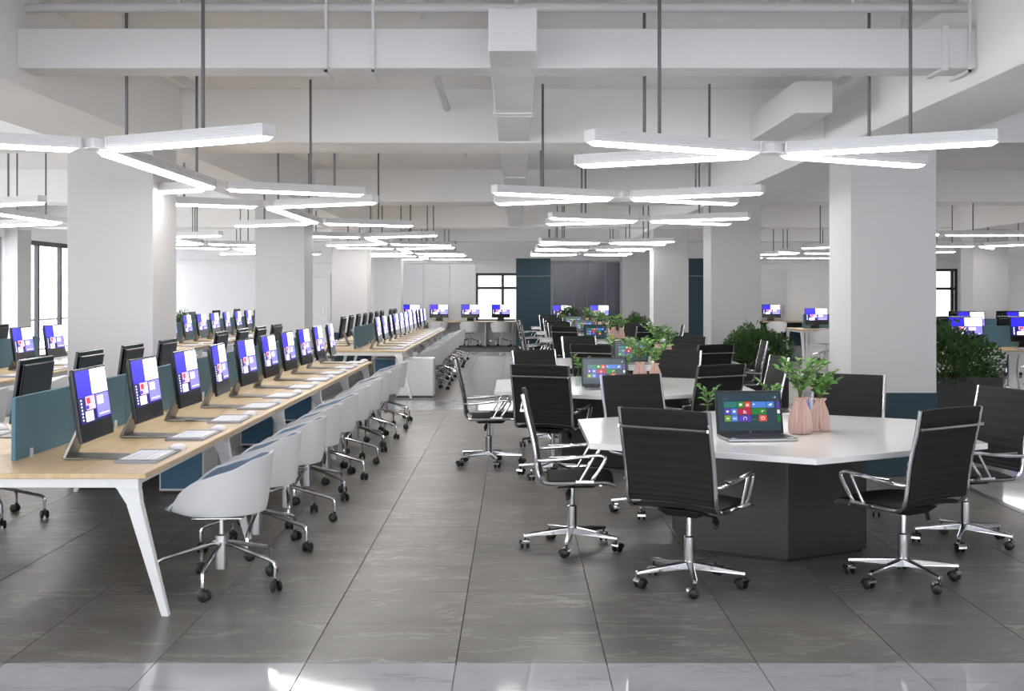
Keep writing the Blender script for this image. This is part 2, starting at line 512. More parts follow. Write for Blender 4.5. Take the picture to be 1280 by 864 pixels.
# dark glazed partition at the back and teal wall panels
gp = []
for k, (a, b) in enumerate([(.0, .62), (.62, 1.0), (1.0, 1.52), (1.52, 1.95)]):
    gp.append(P('pane', B(a + .012, b - .012, -.01, .01, .06, 2.44, SLATE, 'pane', .002)))
gfr = MB().box(-.06, 0, -.04, .04, 0, 2.5).box(1.95, 2.0, -.04, .04, 0, 2.5).box(0, 1.95, -.04, .04, 2.44, 2.5).box(0, 1.95, -.04, .04, 0, .06)
for a in (.62, 1.0, 1.52): gfr.box(a - .012, a + .012, -.025, .025, .06, 2.44)
gp.append(P('frame', gfr.mesh('frame', SLATEF)))
spawn('glass_partition', gp, (1.05, 35.6, 0), 0, 'slate blue glass partition with slim metal frame beside the teal panel', 'partition')
for x0, x1, d, lab in ((0.0, .92, 33.0, 'tall dark teal wall panel beside the back window'), (4.30, 5.35, 33.0, 'tall dark teal wall panel behind the columns by the marble aisle')):
    spawn('wall_panel', [P('board', B(0, x1 - x0, 0, .35, 0, 2.5, TEAL, 'board', .004)),
                         P('reveal_groove', B(.0, x1 - x0, -.004, 0, 2.02, 2.04, BEZEL, 'groove'))], (x0, d, 0), 0, lab, 'wall panel')

# balcony outside the left windows
struct('balcony_slab', B(XL - 1.9, XL - .3, YF, YB, -.15, -.02, BALC, 'balcony'), label='pale concrete balcony outside the left windows')
rail = MB()
rail.box(-.03, .03, 0, 34, .86, .92); rail.box(-.015, .015, 0, 34, .08, .12)
bal = MB()
for k in range(170):
    bal.tube([(0, .1 + k * .2, .12), (0, .16 + k * .2, .36), (0, .04 + k * .2, .62), (0, .1 + k * .2, .86)], .008, 5)
spawn('balcony_railing', [P('rails', rail.mesh('rails', FRAMED)), P('balusters', bal.mesh('balusters', FRAMED), kind='stuff')],
      (XL - 1.6, 2.0, -.02), 0, 'dark wrought railing of the balcony outside the left windows', 'railing')

# ---------------------------------------------------------------- ducts and pipes under the slab
ZD0, ZD1 = H + 1.425, H + 1.68
def strap(x, y, zt, zb, w):
    return MB().box(x - .008, x + .008, y - .03, y - .012, zb - .03, zt).box(x - .008, x + .008, y - .03, y + w + .03, zb - .03, zb - .012).mesh('hanger', TRAY)
def duct(x0, x1, y0, y1, label, flanges=(), along='x', hangers=()):
    kids = [P('casing', B(x0, x1, y0, y1, ZD0, ZD1, TRAY, 'casing', .004))]
    for q in flanges:
        g = .016
        if along == 'x': me = B(q - .02, q + .02, y0 - g, y1 + g, ZD0 - g, ZD1 + g, TRAY, 'flange', .003)
        else: me = B(x0 - g, x1 + g, q - .02, q + .02, ZD0 - g, ZD1 + g, TRAY, 'flange', .003)
        kids.append(P('flange', me))
    for q in hangers:
        kids.append(P('hanger', strap(q, y0, ZC, ZD0, y1 - y0)))
    o = spawn('air_duct', kids, (0, 0, 0), 0, label, 'air duct')
    return o
duct(COLX[0] + .40, COLX[1] - .40, 7.95, 8.25, 'square white air duct crossing in front of the lamps above the first table', (2.75,), 'x', (-1.215, -.915, 2.90))
duct(-.165, .125, 7.38, 7.945, 'short white duct end butting onto the crossing duct', (), 'y')
duct(-.165, .125, 8.255, 11.845, 'white duct running from the crossing duct to the first cross beam', (9.95, 10.1), 'y')
duct(-.165, .125, 12.755, 19.745, 'white duct running between the first two cross beams', (15.6,), 'y')
duct(-.165, .125, 20.655, 27.645, 'white duct running between the second and third cross beams', (23.0,), 'y')
duct(2.24, 2.54, 9.95, 11.845, 'short white boxed duct on the cross beam near the column with the planter', (), 'y')
pipe_spots = [(-.66, H + 1.74, 8.4, 11.84), (-.66, H + 1.74, 12.76, 16.0), (.40, H + 1.74, 12.76, 15.2), (-2.75, H + 1.74, 8.4, 10.6), (2.72, H + 1.74, 8.4, 10.4)]
pipe_lab = ['white pipe below the slab from crossing duct to first cross beam', 'white pipe left of the central duct past the first cross beam',
            'white pipe right of the central duct past the first cross beam', 'white pipe under the slab beside the window side beam', 'white pipe under the slab beside the planter side beam']
for (x, z, y0, y1), lab in zip(pipe_spots, pipe_lab):
    spawn('ceiling_pipe', [P('pipe', MB().tube([(x, y0, z), (x, y1, z)], .035, 12).mesh('pipe', TRAY, smooth=True)),
                           P('pipe_clip', MB().box(x - .012, x + .012, y0 + .3, y0 + .33, z, ZC).mesh('clip', TRAY))], (0, 0, 0), 0, lab, 'pipe')

spawn('ceiling_pipe', [P('pipe', MB().tube([(COLX[0] + .40, 8.10, H + 1.845), (COLX[1] - .40, 8.10, H + 1.845)], .032, 12).mesh('pipe', TRAY, smooth=True))] +
      [P('pipe_clip', MB().box(x - .012, x + .012, 8.09, 8.11, H + 1.845, ZC).mesh('clip', TRAY)) for x in (-2.2, 0, 2.2)], (0, 0, 0), 0, 'white pipe above the crossing duct, spanning between the long beams', 'pipe')
# ================================================================ LAMPS
ZL = H + .893                       # underside of the light bars
def top_at(x, y):
    for d in COLD:
        if d + .83 < y < d + 1.77: return ZCROSS
    for c in COLX:
        if abs(x - c) < .42: return ZBEAM
    if 7.9 < y < 8.3 and -3.2 < x < 3.0: return ZD0
    if -.2 < x < .16 and 7.3 < y < 26.8: return ZD0
    return ZC
bar_cache = {}
def bar_parts(L, w=.115, h=.072):
    """housing with grooved sides and a lit diffuser below, along +x from 0"""
    k = round(L, 3)
    if k not in bar_cache:
        hb = MB()
        hb.box(.012, L - .012, -w / 2 + .012, w / 2 - .012, .008, h - .004)
        hb.box(0, .014, -w / 2, w / 2, 0, h).box(L - .014, L, -w / 2, w / 2, 0, h)
        hb.box(.014, L - .014, -w / 2, -w / 2 + .013, 0, h * .26).box(.014, L - .014, w / 2 - .013, w / 2, 0, h * .26)
        for zz in (.42, .62, .80, .95):
            hb.box(.014, L - .014, -w / 2, w / 2, h * zz - .003, h * zz + .004)
        df = MB().hexa([(.05, -w / 2 + .022, -.020), (L - .05, -w / 2 + .022, -.020), (L - .05, w / 2 - .022, -.020), (.05, w / 2 - .022, -.020)],
                       [(.016, -w / 2 + .008, .001), (L - .016, -w / 2 + .008, .001), (L - .016, w / 2 - .008, .001), (.016, w / 2 - .008, .001)])
        bar_cache[k] = (hb.mesh('light_bar', LAMPW), df.mesh('diffuser', DIFF))
    return bar_cache[k]

def lamp(name, cx, cy, bars, hubs, label, group, rz=0):
    """bars: (x, y, angle, length, rod positions along the bar)"""
    parts = []
    for hx, hy in hubs:
        parts.append(P('hub', MB().prism([(hx + .10 * cos(pi / 6 + k * pi / 3), hy + .10 * sin(pi / 6 + k * pi / 3)) for k in range(6)], .004, .070).mesh('hub', LAMPW, .004)))
    c, s = cos(rz), sin(rz)
    for x, y, a, L, rods in bars:
        hm, dm = bar_parts(L)
        parts.append(P('light_bar', hm, (x, y, 0), (0, 0, a), [P('diffuser', dm, label='glowing white strip')]))
        for t in rods:
            px, py = x + t * cos(a), y + t * sin(a)
            wx, wy = cx + c * px - s * py, cy + s * px + c * py
            parts.append(P('suspension_rod', MB().tube([(px, py, .068), (px, py, top_at(wx, wy) - ZL - .0)], .0115, 8).mesh('rod', ROD, smooth=True)))
    return spawn(name, parts, (cx, cy, ZL), rz, label, 'pendant lamp', group)

TABLES = [(1.64, 8.15), (1.00, 12.05), (1.62, 16.0), (1.64, 23.4), (1.64, 27.2), (1.58, 31.0)]
for i, (x, y) in enumerate(TABLES):
    bars = []
    for a in (30, 150, 210, 330):
        bars.append((.12 * cos(R(a)), .12 * sin(R(a)), R(a), 1.30, (.78,)))
    lamp('cross_pendant_lamp', x + .03, y, bars, [(0, 0)], 'white X-shaped pendant lamp above the %s hexagonal table from the front marble strip' % ORD[i], 'X-shaped pendant lamps above the tables')
def double_y(cx, y0, y1, label, rz=0):
    L = y1 - y0
    bars = [(0, .12, pi / 2, L - .24, (.45, L - .24 - .45))]
    for a in (210, 330): bars.append((.12 * cos(R(a)), .12 * sin(R(a)), R(a), 1.30, (.78,)))
    for a in (30, 150): bars.append((.12 * cos(R(a)), L + .12 * sin(R(a)), R(a), 1.30, (.78,)))
    lamp('branched_pendant_lamp', cx, y0, bars, [(0, 0), (0, L)], label, 'branched pendant lamps above the desks', rz)
XA, XB, XC = -2.69, -2.52, -6.04
double_y(XA + .03, 7.9, 10.9, 'white branched pendant lamp above the front half of the near oak desk')
double_y(XA + .03, 13.3, 16.5, 'white branched pendant lamp above the rear half of the near oak desk')
double_y(XB, 20.9, 23.9, 'white branched pendant lamp above the front half of the far oak desk')
double_y(XB, 26.6, 29.8, 'white branched pendant lamp above the rear half of the far oak desk')
double_y(XB, 32.6, 35.2, 'white branched pendant lamp nearest the back counter')
double_y(9.4, 34.2, 36.8, 'white branched pendant lamp above the short counter by the glass door', pi / 2)
double_y(XC, 13.3, 16.5, 'white branched pendant lamp above the near desk by the windows')
double_y(XC, 20.9, 23.9, 'white branched pendant lamp above the front of the far desk by the windows')
double_y(XC, 26.6, 29.8, 'white branched pendant lamp above the rear of the far desk by the windows')
RDESK = [19.2, 24.3, 29.0]
for k, d in enumerate(RDESK):
    double_y(9.4, d + .8, d + .8 + 2.6, 'white branched pendant lamp above the %s desk across the marble aisle' % ORD[k], pi / 2)

# ================================================================ BENCH DESKS
DZ = .73
def frange(a, b, s):
    out = []
    while a < b + 1e-6:
        out.append(a); a += s
    return out
def bench_desk(name, loc, rz, L, pitch, label, group=None, div0=.4, notches=()):
    hw = .83
    poly = [(-hw, 0), (hw, 0), (hw, L), (-hw, L)]
    cut = lambda y: next((xn for ya, yb, xn in notches if ya <= y <= yb), -hw)
    if notches:                                              # the board is cut out round a column
        left = [(-hw, L)] if cut(L) == -hw else []
        for ya, yb, xn in sorted(notches, reverse=True):
            if yb < L: left += [(-hw, yb)]
            left += [(xn, min(yb, L)), (xn, max(ya, 0))]
            if ya > 0: left += [(-hw, ya)]
        if cut(0) == -hw: left += [(-hw, 0)]
        poly = [(hw, 0), (hw, L)] + left
    parts = [P('tabletop', MB().prism(poly, DZ - .028, DZ).mesh('tabletop', OAK, .003), label='pale oak board')]
    fr = MB()
    fr.box(.72, .76, .10, L - .10, DZ - .075, DZ - .029)
    y = .10
    for ya, yb, xn in sorted(notches):
        if ya - .02 > y: fr.box(-.76, -.72, y, ya - .02, DZ - .075, DZ - .029)
        y = yb + .02
    fr.box(-.76, -.72, y, L - .10, DZ - .075, DZ - .029)
    pos = [.06 + k * (L - .12) / round(L / 1.96) for k in range(round(L / 1.96) + 1)]
    for y in pos:
        fr.box(cut(y) + .06, hw - .06, y - .028, y + .028, DZ - .078, DZ - .029)
    parts.append(P('frame', fr.mesh('frame', WHITE_M, .003)))
    for y in pos:
        for s in (-1, 1):
            lg = MB()
            we = hw if s > 0 else -cut(y)
            xt, xb = s * (we - .10), s * (we + (.085 if we == hw else -.06))
            # broad shoulder under the rail, then a tapering splayed leg
            q = lambda xc, w, t, z: [(xc - w, y - t, z), (xc + w, y - t, z), (xc + w, y + t, z), (xc - w, y + t, z)]
            pts = [(xt - s * .03, .085, .031, DZ - .0295), (xt, .055, .031, DZ - .085), (xt + s * .028, .037, .029, DZ - .16), (xb, .019, .020, 0)]
            for a, b in zip(pts[:-1], pts[1:]):
                lo, hi = q(b[0], b[1], b[2], b[3]), q(a[0], a[1], a[2], a[3])
                lg.hexa(lo, hi)
            parts.append(P('leg', lg.mesh('leg', WHITE_M, .003)))
    n = max(1, round((L - div0) / 1.96)); pl = (L - div0) / n
    for k in range(n):
        y0 = div0 + k * pl
        parts.append(P('divider_panel', B(-.012, .012, y0 + .006, y0 + pl - .006, DZ + .006, DZ + .345, PANELB, 'divider', .003), kids=[
            P('clip', B(-.02, .02, y0 + .20, y0 + .235, DZ, DZ + .05, CABW, 'clip', .003)),
            P('clip', B(-.02, .02, y0 + pl - .24, y0 + pl - .205, DZ, DZ + .05, CABW, 'clip', .003))], label='blue grey felt screen'))
    return spawn(name, parts, loc, rz, label, 'desk', group)

# ---- all-in-one computer, facing +y, foot on the desk
def screen_me(w, h, rects, bgm, mats, t=.0006):
    """flat print on the screen: u from the user's left, v upwards; user looks along -y"""
    mb = MB()
    X = lambda u: w / 2 - u * w
    mb.add([(X(0), 0, 0), (X(1), 0, 0), (X(1), 0, h), (X(0), 0, h)], [(0, 1, 2, 3)], 0)
    for u0, u1, v0, v1, m, lay in rects:
        y = t * lay
        mb.add([(X(u0), y, v0 * h), (X(u1), y, v0 * h), (X(u1), y, v1 * h), (X(u0), y, v1 * h)], [(0, 1, 2, 3)], m)
    return mb.mesh('screen', [bgm] + mats)

aio_rects = [(0, .50, .50, 1, 1, 1), (.46, 1, .52, 1, 2, 1), (.55, 1, .05, .50, 3, 1), (.50, .58, .02, .52, 0, 1),
             (.22, .52, .24, .50, 4, 2), (.25, .36, .36, .47, 5, 3), (.40, .50, .28, .40, 2, 3), (.22, .30, .26, .33, 1, 3),
             (.17, .42, .03, .22, 2, 2), (.33, .41, .05, .12, 4, 3), (.44, .53, .08, .20, 6, 2), (.60, .80, .30, .46, 2, 2), (.62, .95, .10, .12, 2, 2)]
for k in range(7): aio_rects.append((.06, .10, .06 + k * .062, .09 + k * .062, 2, 2))
AW, AH = .55, .395
aio_screen = screen_me(AW - .03, AH - .11, aio_rects, S_DEEP, [S_BLUE, S_WHITE, S_LAV, S_PINK, S_RED, S_DEEP])
aio_body = MB().box(-AW / 2, AW / 2, -.012, .010, 0, AH).box(-AW / 2 + .03, AW / 2 - .03, -.03, -.012, .03, AH - .03, 1).mesh('display', [BEZEL, BACKC], .004)
st = MB()
sw = .105
prof = [(.15, .0), (.15, .012), (-.135, .016), (-.148, .03), (-.055, .21), (-.043, .205), (-.128, .028), (-.12, .0)]
# foot plate and leaning strut
st.hexa([(-sw, -.15, 0), (sw, -.15, 0), (sw, .15, 0), (-sw, .15, 0)], [(-sw, -.15, .014), (sw, -.15, .014), (sw, .15, .008), (-sw, .15, .008)])
st.hexa([(-sw, -.162, .006), (sw, -.162, .006), (sw, -.14, .006), (-sw, -.14, .006)], [(-sw * .8, -.058, .235), (sw * .8, -.058, .235), (sw * .8, -.040, .235), (-sw * .8, -.040, .235)])
aio_stand = st.mesh('stand', STEELD, .003)
tilt = R(8)
AIO = [P('stand', aio_stand, label='brushed metal foot bent up behind the screen'),
       P('display', aio_body, (0, 0, .105), (tilt, 0, 0), [P('screen', aio_screen, (0, .0108, .098)),
         P('camera_lens', MB().lathe([(.004, 0), (.004, .001)], 8, axis='y', c=(0, .0104, AH - .006)).mesh('lens', LAPS))], label='black framed display with a blank lower band')]
# note: rotation about x by +tilt leans the top away from the user
# keyboard and mouse
kb = MB()
kb.box(-.25, .25, -.115, .115, 0, .010).box(-.25, -.19, -.113, .113, .010, .013, 1).box(.19, .25, -.113, .113, .010, .013, 1)
kb_body = kb.mesh('body', [KEYG, PRINT], .002)
kk = MB()
for r_ in range(5):
    for c_ in range(13):
        if r_ == 4 and 3 < c_ < 9: continue
        x0 = -.182 + c_ * .028; x1 = x0 + (.0252 if not (r_ == 4 and c_ == 3) else .0252 + 5 * .028)
        y0 = -.095 + (4 - r_) * .0385; y1 = y0 + .0355
        kk.hexa([(x0, y0, .009), (x1, y0, .009), (x1, y1, .009), (x0, y1, .009)], [(x0 + .0015, y0 + .0015, .0155), (x1 - .0015, y0 + .0015, .0155), (x1 - .0015, y1 - .0015, .0155), (x0 + .0015, y1 - .0015, .0155)])
kb_keys = kk.mesh('keys', KEYW)
KEYBOARD = [P('body', kb_body), P('keys', kb_keys, label='white key block', kind='stuff')]
ms = MB()
NU, NV = 14, 7
vs, fs = [], []
for j in range(NV + 1):
    a = (pi / 2) * j / NV
    for i in range(NU):
        q = 2 * pi * i / NU
        vs.append((.032 * cos(q) * cos(a), .055 * sin(q) * cos(a), .034 * sin(a) ** .8 * (1 - .12 * sin(q) * cos(a)) + .001))
for j in range(NV):
    for i in range(NU):
        i2 = (i + 1) % NU
        fs.append((j * NU + i, j * NU + i2, (j + 1) * NU + i2, (j + 1) * NU + i))
fs.append(tuple(reversed(range(NU))))
mouse_body = MB().add(vs, fs).mesh('body', MOUSE, smooth=True)
MOUSEP = [P('body', mouse_body), P('wheel', MB().lathe([(.007, -.003), (.007, .003)], 10, axis='x', c=(0, .030, .024)).mesh('wheel', PRINT))]

# ---- white shell swivel chair, facing +y
def shell_grid(inset, drop):
    """polar bucket: angle 0 is the back (-y)"""
    NA, rings = 48, []
    def rim_h(q):
        a = abs(q) * 180 / pi
        pts = [(0, .752), (40, .735), (75, .675), (105, .632), (122, .580), (138, .495), (155, .448), (180, .440)]
        for (a0, h0), (a1, h1) in zip(pts[:-1], pts[1:]):
            if a0 <= a <= a1:
                t = (a - a0) / (a1 - a0); t = t * t * (3 - 2 * t) * .5 + t * .5
                return h0 + (h1 - h0) * t
        return .44
    levels = [0, .35, .62, .80, .92, 1.0, 1.12, 1.3, 1.5, 1.7, 1.88, 2.0]
    for lv in levels:
        ring = []
        for k in range(NA):
            q = -pi + 2 * pi * k / NA
            hrim = rim_h(q) - drop
            zb = .405 + inset
            front = abs(q) > 2.0
            rb = .248 if not front else .252
            rt = .302 - .012 * cos(q)            # flared rim
            if lv <= 1.0:
                r = rb * lv; z = zb + .022 * lv ** 4
            else:
                t = lv - 1.0
                r = rb + (rt - rb) * (t ** .8)
                z = zb + .022 + (hrim - zb - .022) * (t ** 1.15)
            r = max(r - inset * min(1, lv), 0)
            sx, sy = 1.0, .98
            ring.append((r * sin(q) * sx, -r * cos(q) * sy, z))
        rings.append(ring)
    return rings, NA
def shell_me(in0, in1, drop1, m, nm):
    A, n = shell_grid(in0, drop1)
    Bq, _ = shell_grid(in1, drop1)
    mb = MB(); vs = []; fs = []
    L = len(A)
    for ring in A: vs += ring
    for ring in Bq: vs += ring
    for i in range(L - 1):
        for k in range(n):
            k2 = (k + 1) % n
            fs.append((i * n + k, (i + 1) * n + k, (i + 1) * n + k2, i * n + k2))
            o = L * n
            fs.append((o + i * n + k, o + i * n + k2, o + (i + 1) * n + k2, o + (i + 1) * n + k))
    for k in range(n):
        k2 = (k + 1) % n
        fs.append(((L - 1) * n + k, L * n + (L - 1) * n + k, L * n + (L - 1) * n + k2, (L - 1) * n + k2))
    return mb.add(vs, fs).mesh(nm, m, smooth=True)
shell_m = shell_me(0, .007, 0, PLASTW, 'shell')
cush_m = shell_me(.0075, .020, .012, CUSH, 'cushion')
def caster_me(m=BLACKP, r=.030, gap=.009, w=.020):
    c = MB()
    for s in (-1, 1):
        a, b = s * gap, s * (gap + w)
        x0, x1 = min(a, b), max(a, b)
        c.lathe([(r * .8, x0), (r, x0 + .004), (r, x1 - .006), (r * .7, x1)], 16, axis='x', c=(0, -.012, r))
    c.lathe([(.009, -gap), (.009, gap)], 8, axis='x', c=(0, -.012, r))
    c.lathe([(.010, r), (.010, .075)], 8)
    return c.mesh('caster', m, smooth=True)
caster = caster_me()
hooded = MB()
hooded.lathe([(.007, .055), (.007, .085)], 8)
for s in (-1, 1):
    hooded.lathe([(.022, min(s * .010, s * .026)), (.028, min(s * .010, s * .026) + .004), (.028, max(s * .010, s * .026) - .004), (.022, max(s * .010, s * .026))], 16, 0, 'x', (0, -.012, .028))
arcv = [(0, -.012 + .034 * cos(R(a)), .028 + .034 * sin(R(a))) for a in range(20, 181, 20)]
hood = MB()
for a, b in zip(arcv[:-1], arcv[1:]):
    (x_, ya, za), (_, yb, zb) = a, b
    hood.add([(-.028, ya, za), (.028, ya, za), (.028, yb, zb), (-.028, yb, zb)], [(0, 1, 2, 3)])
hood_m = hood.mesh('caster_hood', CHROME)
hooded_m = hooded.mesh('caster', BLACKP, smooth=True)
arm_shell = MB().tube([(0, .015, .240), (0, .06, .236), (0, .315, .168), (0, .338, .156), (0, .346, .136), (0, .346, .070)], [.013, .013, .012, .012, .011, .010], 8).mesh('base_arm', CHROME, smooth=True)
col_shell = MB().lathe([(.026, .095), (.036, .10), (.036, .285), (.030, .29), (.014, .292), (.014, .385), (.030, .39), (.030, .398)], 18).mesh('column', SATIN, smooth=True)
plate_shell = MB().prism([(-.14, -.14), (.14, -.14), (.14, .14), (-.14, .14)], .395, .405).mesh('seat_plate', CHROME, .003)
def star(arm, cas, rad, n=5, a0=0.0, hoods=None, spin=None):
    out = []
    for k in range(n):
        a = a0 + 2 * pi * k / n
        kid = [P('caster', cas, (0, rad, 0), (0, 0, (spin[k] if spin else 1.3)))]
        if hoods: kid[0].kids = [] 
        if hoods: kid.append(P('caster_hood', hoods, (0, rad, 0), (0, 0, (spin[k] if spin else 1.3))))
        out.append(P('base_arm', arm, (0, 0, 0), (0, 0, a), kid))
    return out
SHELL_VARIANTS = []
for v in range(3):
    rr = random.Random(v)
    SHELL_VARIANTS.append([P('shell', shell_m, (0, 0, 0), (0, 0, 0), label='white plastic bucket shell'), P('cushion', cush_m, label='blue grey upholstered lining'),
        P('seat_plate', plate_shell), P('column', col_shell)] + star(arm_shell, caster, .346, 5, R(12 + 9 * v), None, [rr.uniform(0, 6) for _ in range(5)]))
nsh = [0]
def shell_chair(x, y, rz, label, group):
    v = nsh[0] % 3; nsh[0] += 1
    return spawn('shell_chair', SHELL_VARIANTS[v], (x, y, 0), rz, label, 'chair', group)

# ---- low cabinet under the desks
def pedestal(x, y, w, label, h=.58, dep=.48):
    parts = [P('body', B(-w / 2, w / 2, .012, dep, .03, h, CABW, 'body', .003)), P('plinth', B(-w / 2 + .02, w / 2 - .02, .03, dep - .02, 0, .03, BLACKP, 'plinth')),
             P('door', B(-w / 2 + .015, w / 2 - .015, 0, .0115, .05, h - .015, CABB, 'door', .002), kids=[P('handle', B(w / 2 - .06, w / 2 - .045, -.012, 0, .36, .48, SATIN, 'handle', .003))], label='blue front')]
    return spawn('low_cabinet', parts, (x, y, 0), 0, label, 'cabinet', 'low cabinets under the oak desks')

PITCH = .98
def populate(cx, ys, side, desk_phrase, side_phrase, comps, chairs, kbs, count_from='front marble strip', jit=3):
    """side = +1: users on the +x side"""
    rz = -pi / 2 if side > 0 else pi / 2
    for i, y in enumerate(ys):
        rr = random.Random(int(cx * 100) + i * 17 + side)
        o = ORD[i]
        if i in comps:
            spawn('desktop_computer', AIO, (cx + side * .385, y + .11, DZ), rz + rr.uniform(-.05, .05), '%s all-in-one computer from the %s, %s of the %s' % (o, count_from, side_phrase, desk_phrase), 'computer', 'all-in-one computers on the oak desks')
        if i in kbs:
            spawn('keyboard', KEYBOARD, (cx + side * .662, y + .12, DZ), rz + pi + rr.uniform(-.06, .06), '%s keyboard from the %s, %s of the %s' % (o, count_from, side_phrase, desk_phrase), 'keyboard', 'keyboards on the oak desks')
            spawn('computer_mouse', MOUSEP, (cx + side * .73, y + side * .46, DZ), rz + pi + rr.uniform(-.2, .2), '%s white mouse from the %s, %s of the %s' % (o, count_from, side_phrase, desk_phrase), 'mouse', 'white mice on the oak desks')
        if i in chairs:
            shell_chair(cx + side * 1.04 + rr.uniform(-.015, .015), y + .20, -rz + pi + rr.uniform(-.06, .06) if False else (pi / 2 if side > 0 else -pi / 2) + rr.uniform(-.07, .07),
                        '%s white shell chair from the %s, %s of the %s' % (o, count_from, side_phrase, desk_phrase), 'white shell chairs along the oak desks')

# near desk beside the tables
YA = 6.23
bench_desk('bench_desk', (XA, YA, 0), 0, 9.80, PITCH, 'long pale oak bench desk with blue screens nearest the front marble strip', None, .4, [(11.0 - YA - .03, 11.76 - YA + .03, -.50)])
ysA = [YA + .49 + PITCH * i for i in range(10)]
populate(XA, ysA, 1, 'near oak desk', 'aisle side', range(10), range(10), range(10))
populate(XA, ysA, -1, 'near oak desk', 'window side', [i for i in range(10) if i != 5], range(0, 3), range(0, 4))
# far desk in line with it
YB_ = 18.9
bench_desk('bench_desk', (XB, YB_, 0), 0, 10.78, PITCH, 'long pale oak bench desk behind the low white cabinet', None, .4, [(-1, 19.66 - YB_ + .03, -.67), (26.8 - YB_ - .03, 27.56 - YB_ + .03, -.67)])
ysB = [YB_ + .49 + PITCH * i for i in range(11)]
populate(XB, ysB, 1, 'far oak desk', 'aisle side', range(11), range(1, 11), range(11), 'low white cabinet')
populate(XB, ysB, -1, 'far oak desk', 'window side', [i for i in range(11) if i not in (0, 8)], range(1, 4), range(2, 4), 'low white cabinet')
# window row
YC = 5.85
bench_desk('bench_desk', (XC, YC, 0), 0, 9.80, PITCH, 'near pale oak bench desk standing by the left windows')
ysC = [YC + .49 + PITCH * i for i in range(10)]
populate(XC, ysC, 1, 'near window desk', 'aisle side', range(7, 10), range(5, 10), range(7, 10))
populate(XC, ysC, -1, 'near window desk', 'window side', range(7, 10), range(0), range(0))
YD = 18.9
bench_desk('bench_desk', (XC, YD, 0), 0, 10.78, PITCH, 'far pale oak bench desk standing by the left windows')
ysD = [YD + .49 + PITCH * i for i in range(11)]
populate(XC, ysD, 1, 'far window desk', 'aisle side', range(1, 11), range(1, 11), range(1, 9), 'cross marble strip')
populate(XC, ysD, -1, 'far window desk', 'window side', range(1, 11, 2), range(0), range(0), 'cross marble strip')
# cabinets
for k, y in enumerate((10.0, 12.94, 15.35)):
    pedestal(-2.70, y, .36, '%s low cabinet with blue front under the near oak desk, aisle half' % ORD[k])
    pedestal(-3.46, y + (.25 if k == 0 else 0), .44, '%s low cabinet with blue front under the near oak desk, window half' % ORD[k])
pedestal(-2.06, 19.5, .34, 'low cabinet with blue front under the front end of the far oak desk')
spawn('storage_cabinet', [P('body', B(-.29, .29, 0, .42, .02, .60, CABW, 'body', .003)), P('plinth', B(-.27, .27, .02, .40, 0, .02, BLACKP, 'plinth')),
      P('back_panel', B(-.28, .28, -.012, -.0005, .03, .59, CABW, 'panel', .003))], (-1.56, 19.1, 0), 0, 'plain low white cabinet at the aisle corner of the far oak desk', 'cabinet')

# ---- desks across the marble aisle, users on the camera side
for k, d in enumerate(RDESK):
    Ld = (2.94, 3.92, 2.94)[k]
    bench_desk('bench_desk', (6.65, d + .83, 0), -pi / 2, Ld, PITCH, '%s pale oak bench desk across the marble aisle, counted from the front' % ORD[k], None, .25)
    n = (3, 4, 3)[k]
    for i in range(n):
        x = 6.65 + .49 + PITCH * i
        lab = '%s %s from the planter end, %s desk across the marble aisle'
        spawn('desktop_computer', AIO, (x, d + .46, DZ), pi, lab % (ORD[i], 'hall-facing computer', ORD[k]), 'computer', 'all-in-one computers across the aisle')
        if k < 2:
            spawn('desktop_computer', AIO, (x + .05, d + 1.20, DZ), 0, lab % (ORD[i], 'computer turned from the hall', ORD[k]), 'computer', 'all-in-one computers across the aisle')
        spawn('keyboard', KEYBOARD, (x - .05, d + .175, DZ), 0, lab % (ORD[i], 'keyboard', ORD[k]), 'keyboard', 'keyboards across the aisle')
        shell_chair(x + .05, d - .25, random.uniform(-.3, .3), lab % (ORD[i], 'white shell chair', ORD[k]), 'white shell chairs across the aisle')

# ---- back counter with computers and shell chairs
YK = 36.55
spawn('back_counter', [P('countertop', B(-5.0, 0, YK - .05, YB - .04, .70, .735, OAK, 'countertop', .004)),
                       P('front_board', B(-4.95, -.05, YB - .25, YB - .22, .0, .70, CABW, 'board', .003))] +
      [P('support', B(x - .02, x + .02, YK, YB - .25, 0, .70, CABW, 'support', .003)) for x in (-4.9, -2.75, -.9, -.1)], (0, 0, 0), 0, 'wall counter with an oak top under the back window', 'counter')
bx = [-3.12, -2.28, -1.35, -.45]
ref = ['farthest from the teal panel', 'second from the grey cladding end', 'left of the window mullion by the cladding', 'beside the teal panel']
for k, x in enumerate(bx):
    spawn('desktop_computer', AIO, (x, YK + .18, .735), pi, '%s all-in-one computer on the back counter, counted from the teal panel' % ORD[3 - k], 'computer', 'computers on the back counter')
    shell_chair(x + .0, YK - .22, .0, '%s white shell chair at the back counter, counted from the teal panel' % ORD[3 - k], 'chairs at the back counter')
spawn('back_counter', [P('countertop', B(6.6, 8.6, YK - .05, YB - .1, .70, .735, OAK, 'countertop', .004)), P('front_board', B(6.65, 8.55, YB - .25, YB - .22, 0, .70, TEAL, 'board', .003)),
                       P('side_board', B(6.62, 6.66, YK, YB - .25, 0, .70, CABW, 'board', .003)), P('side_board', B(8.54, 8.58, YK, YB - .25, 0, .70, CABW, 'board', .003))],
      (0, 0, 0), 0, 'short wall counter in front of the grey glass door', 'counter')
spawn('desktop_computer', AIO, (7.56, YK + .15, .735), pi, 'all-in-one computer on the short counter by the glass door', 'computer', 'computers on the back counter')
shell_chair(7.63, YK - .25, 0, 'white shell chair at the short counter by the glass door', 'chairs at the back counter')
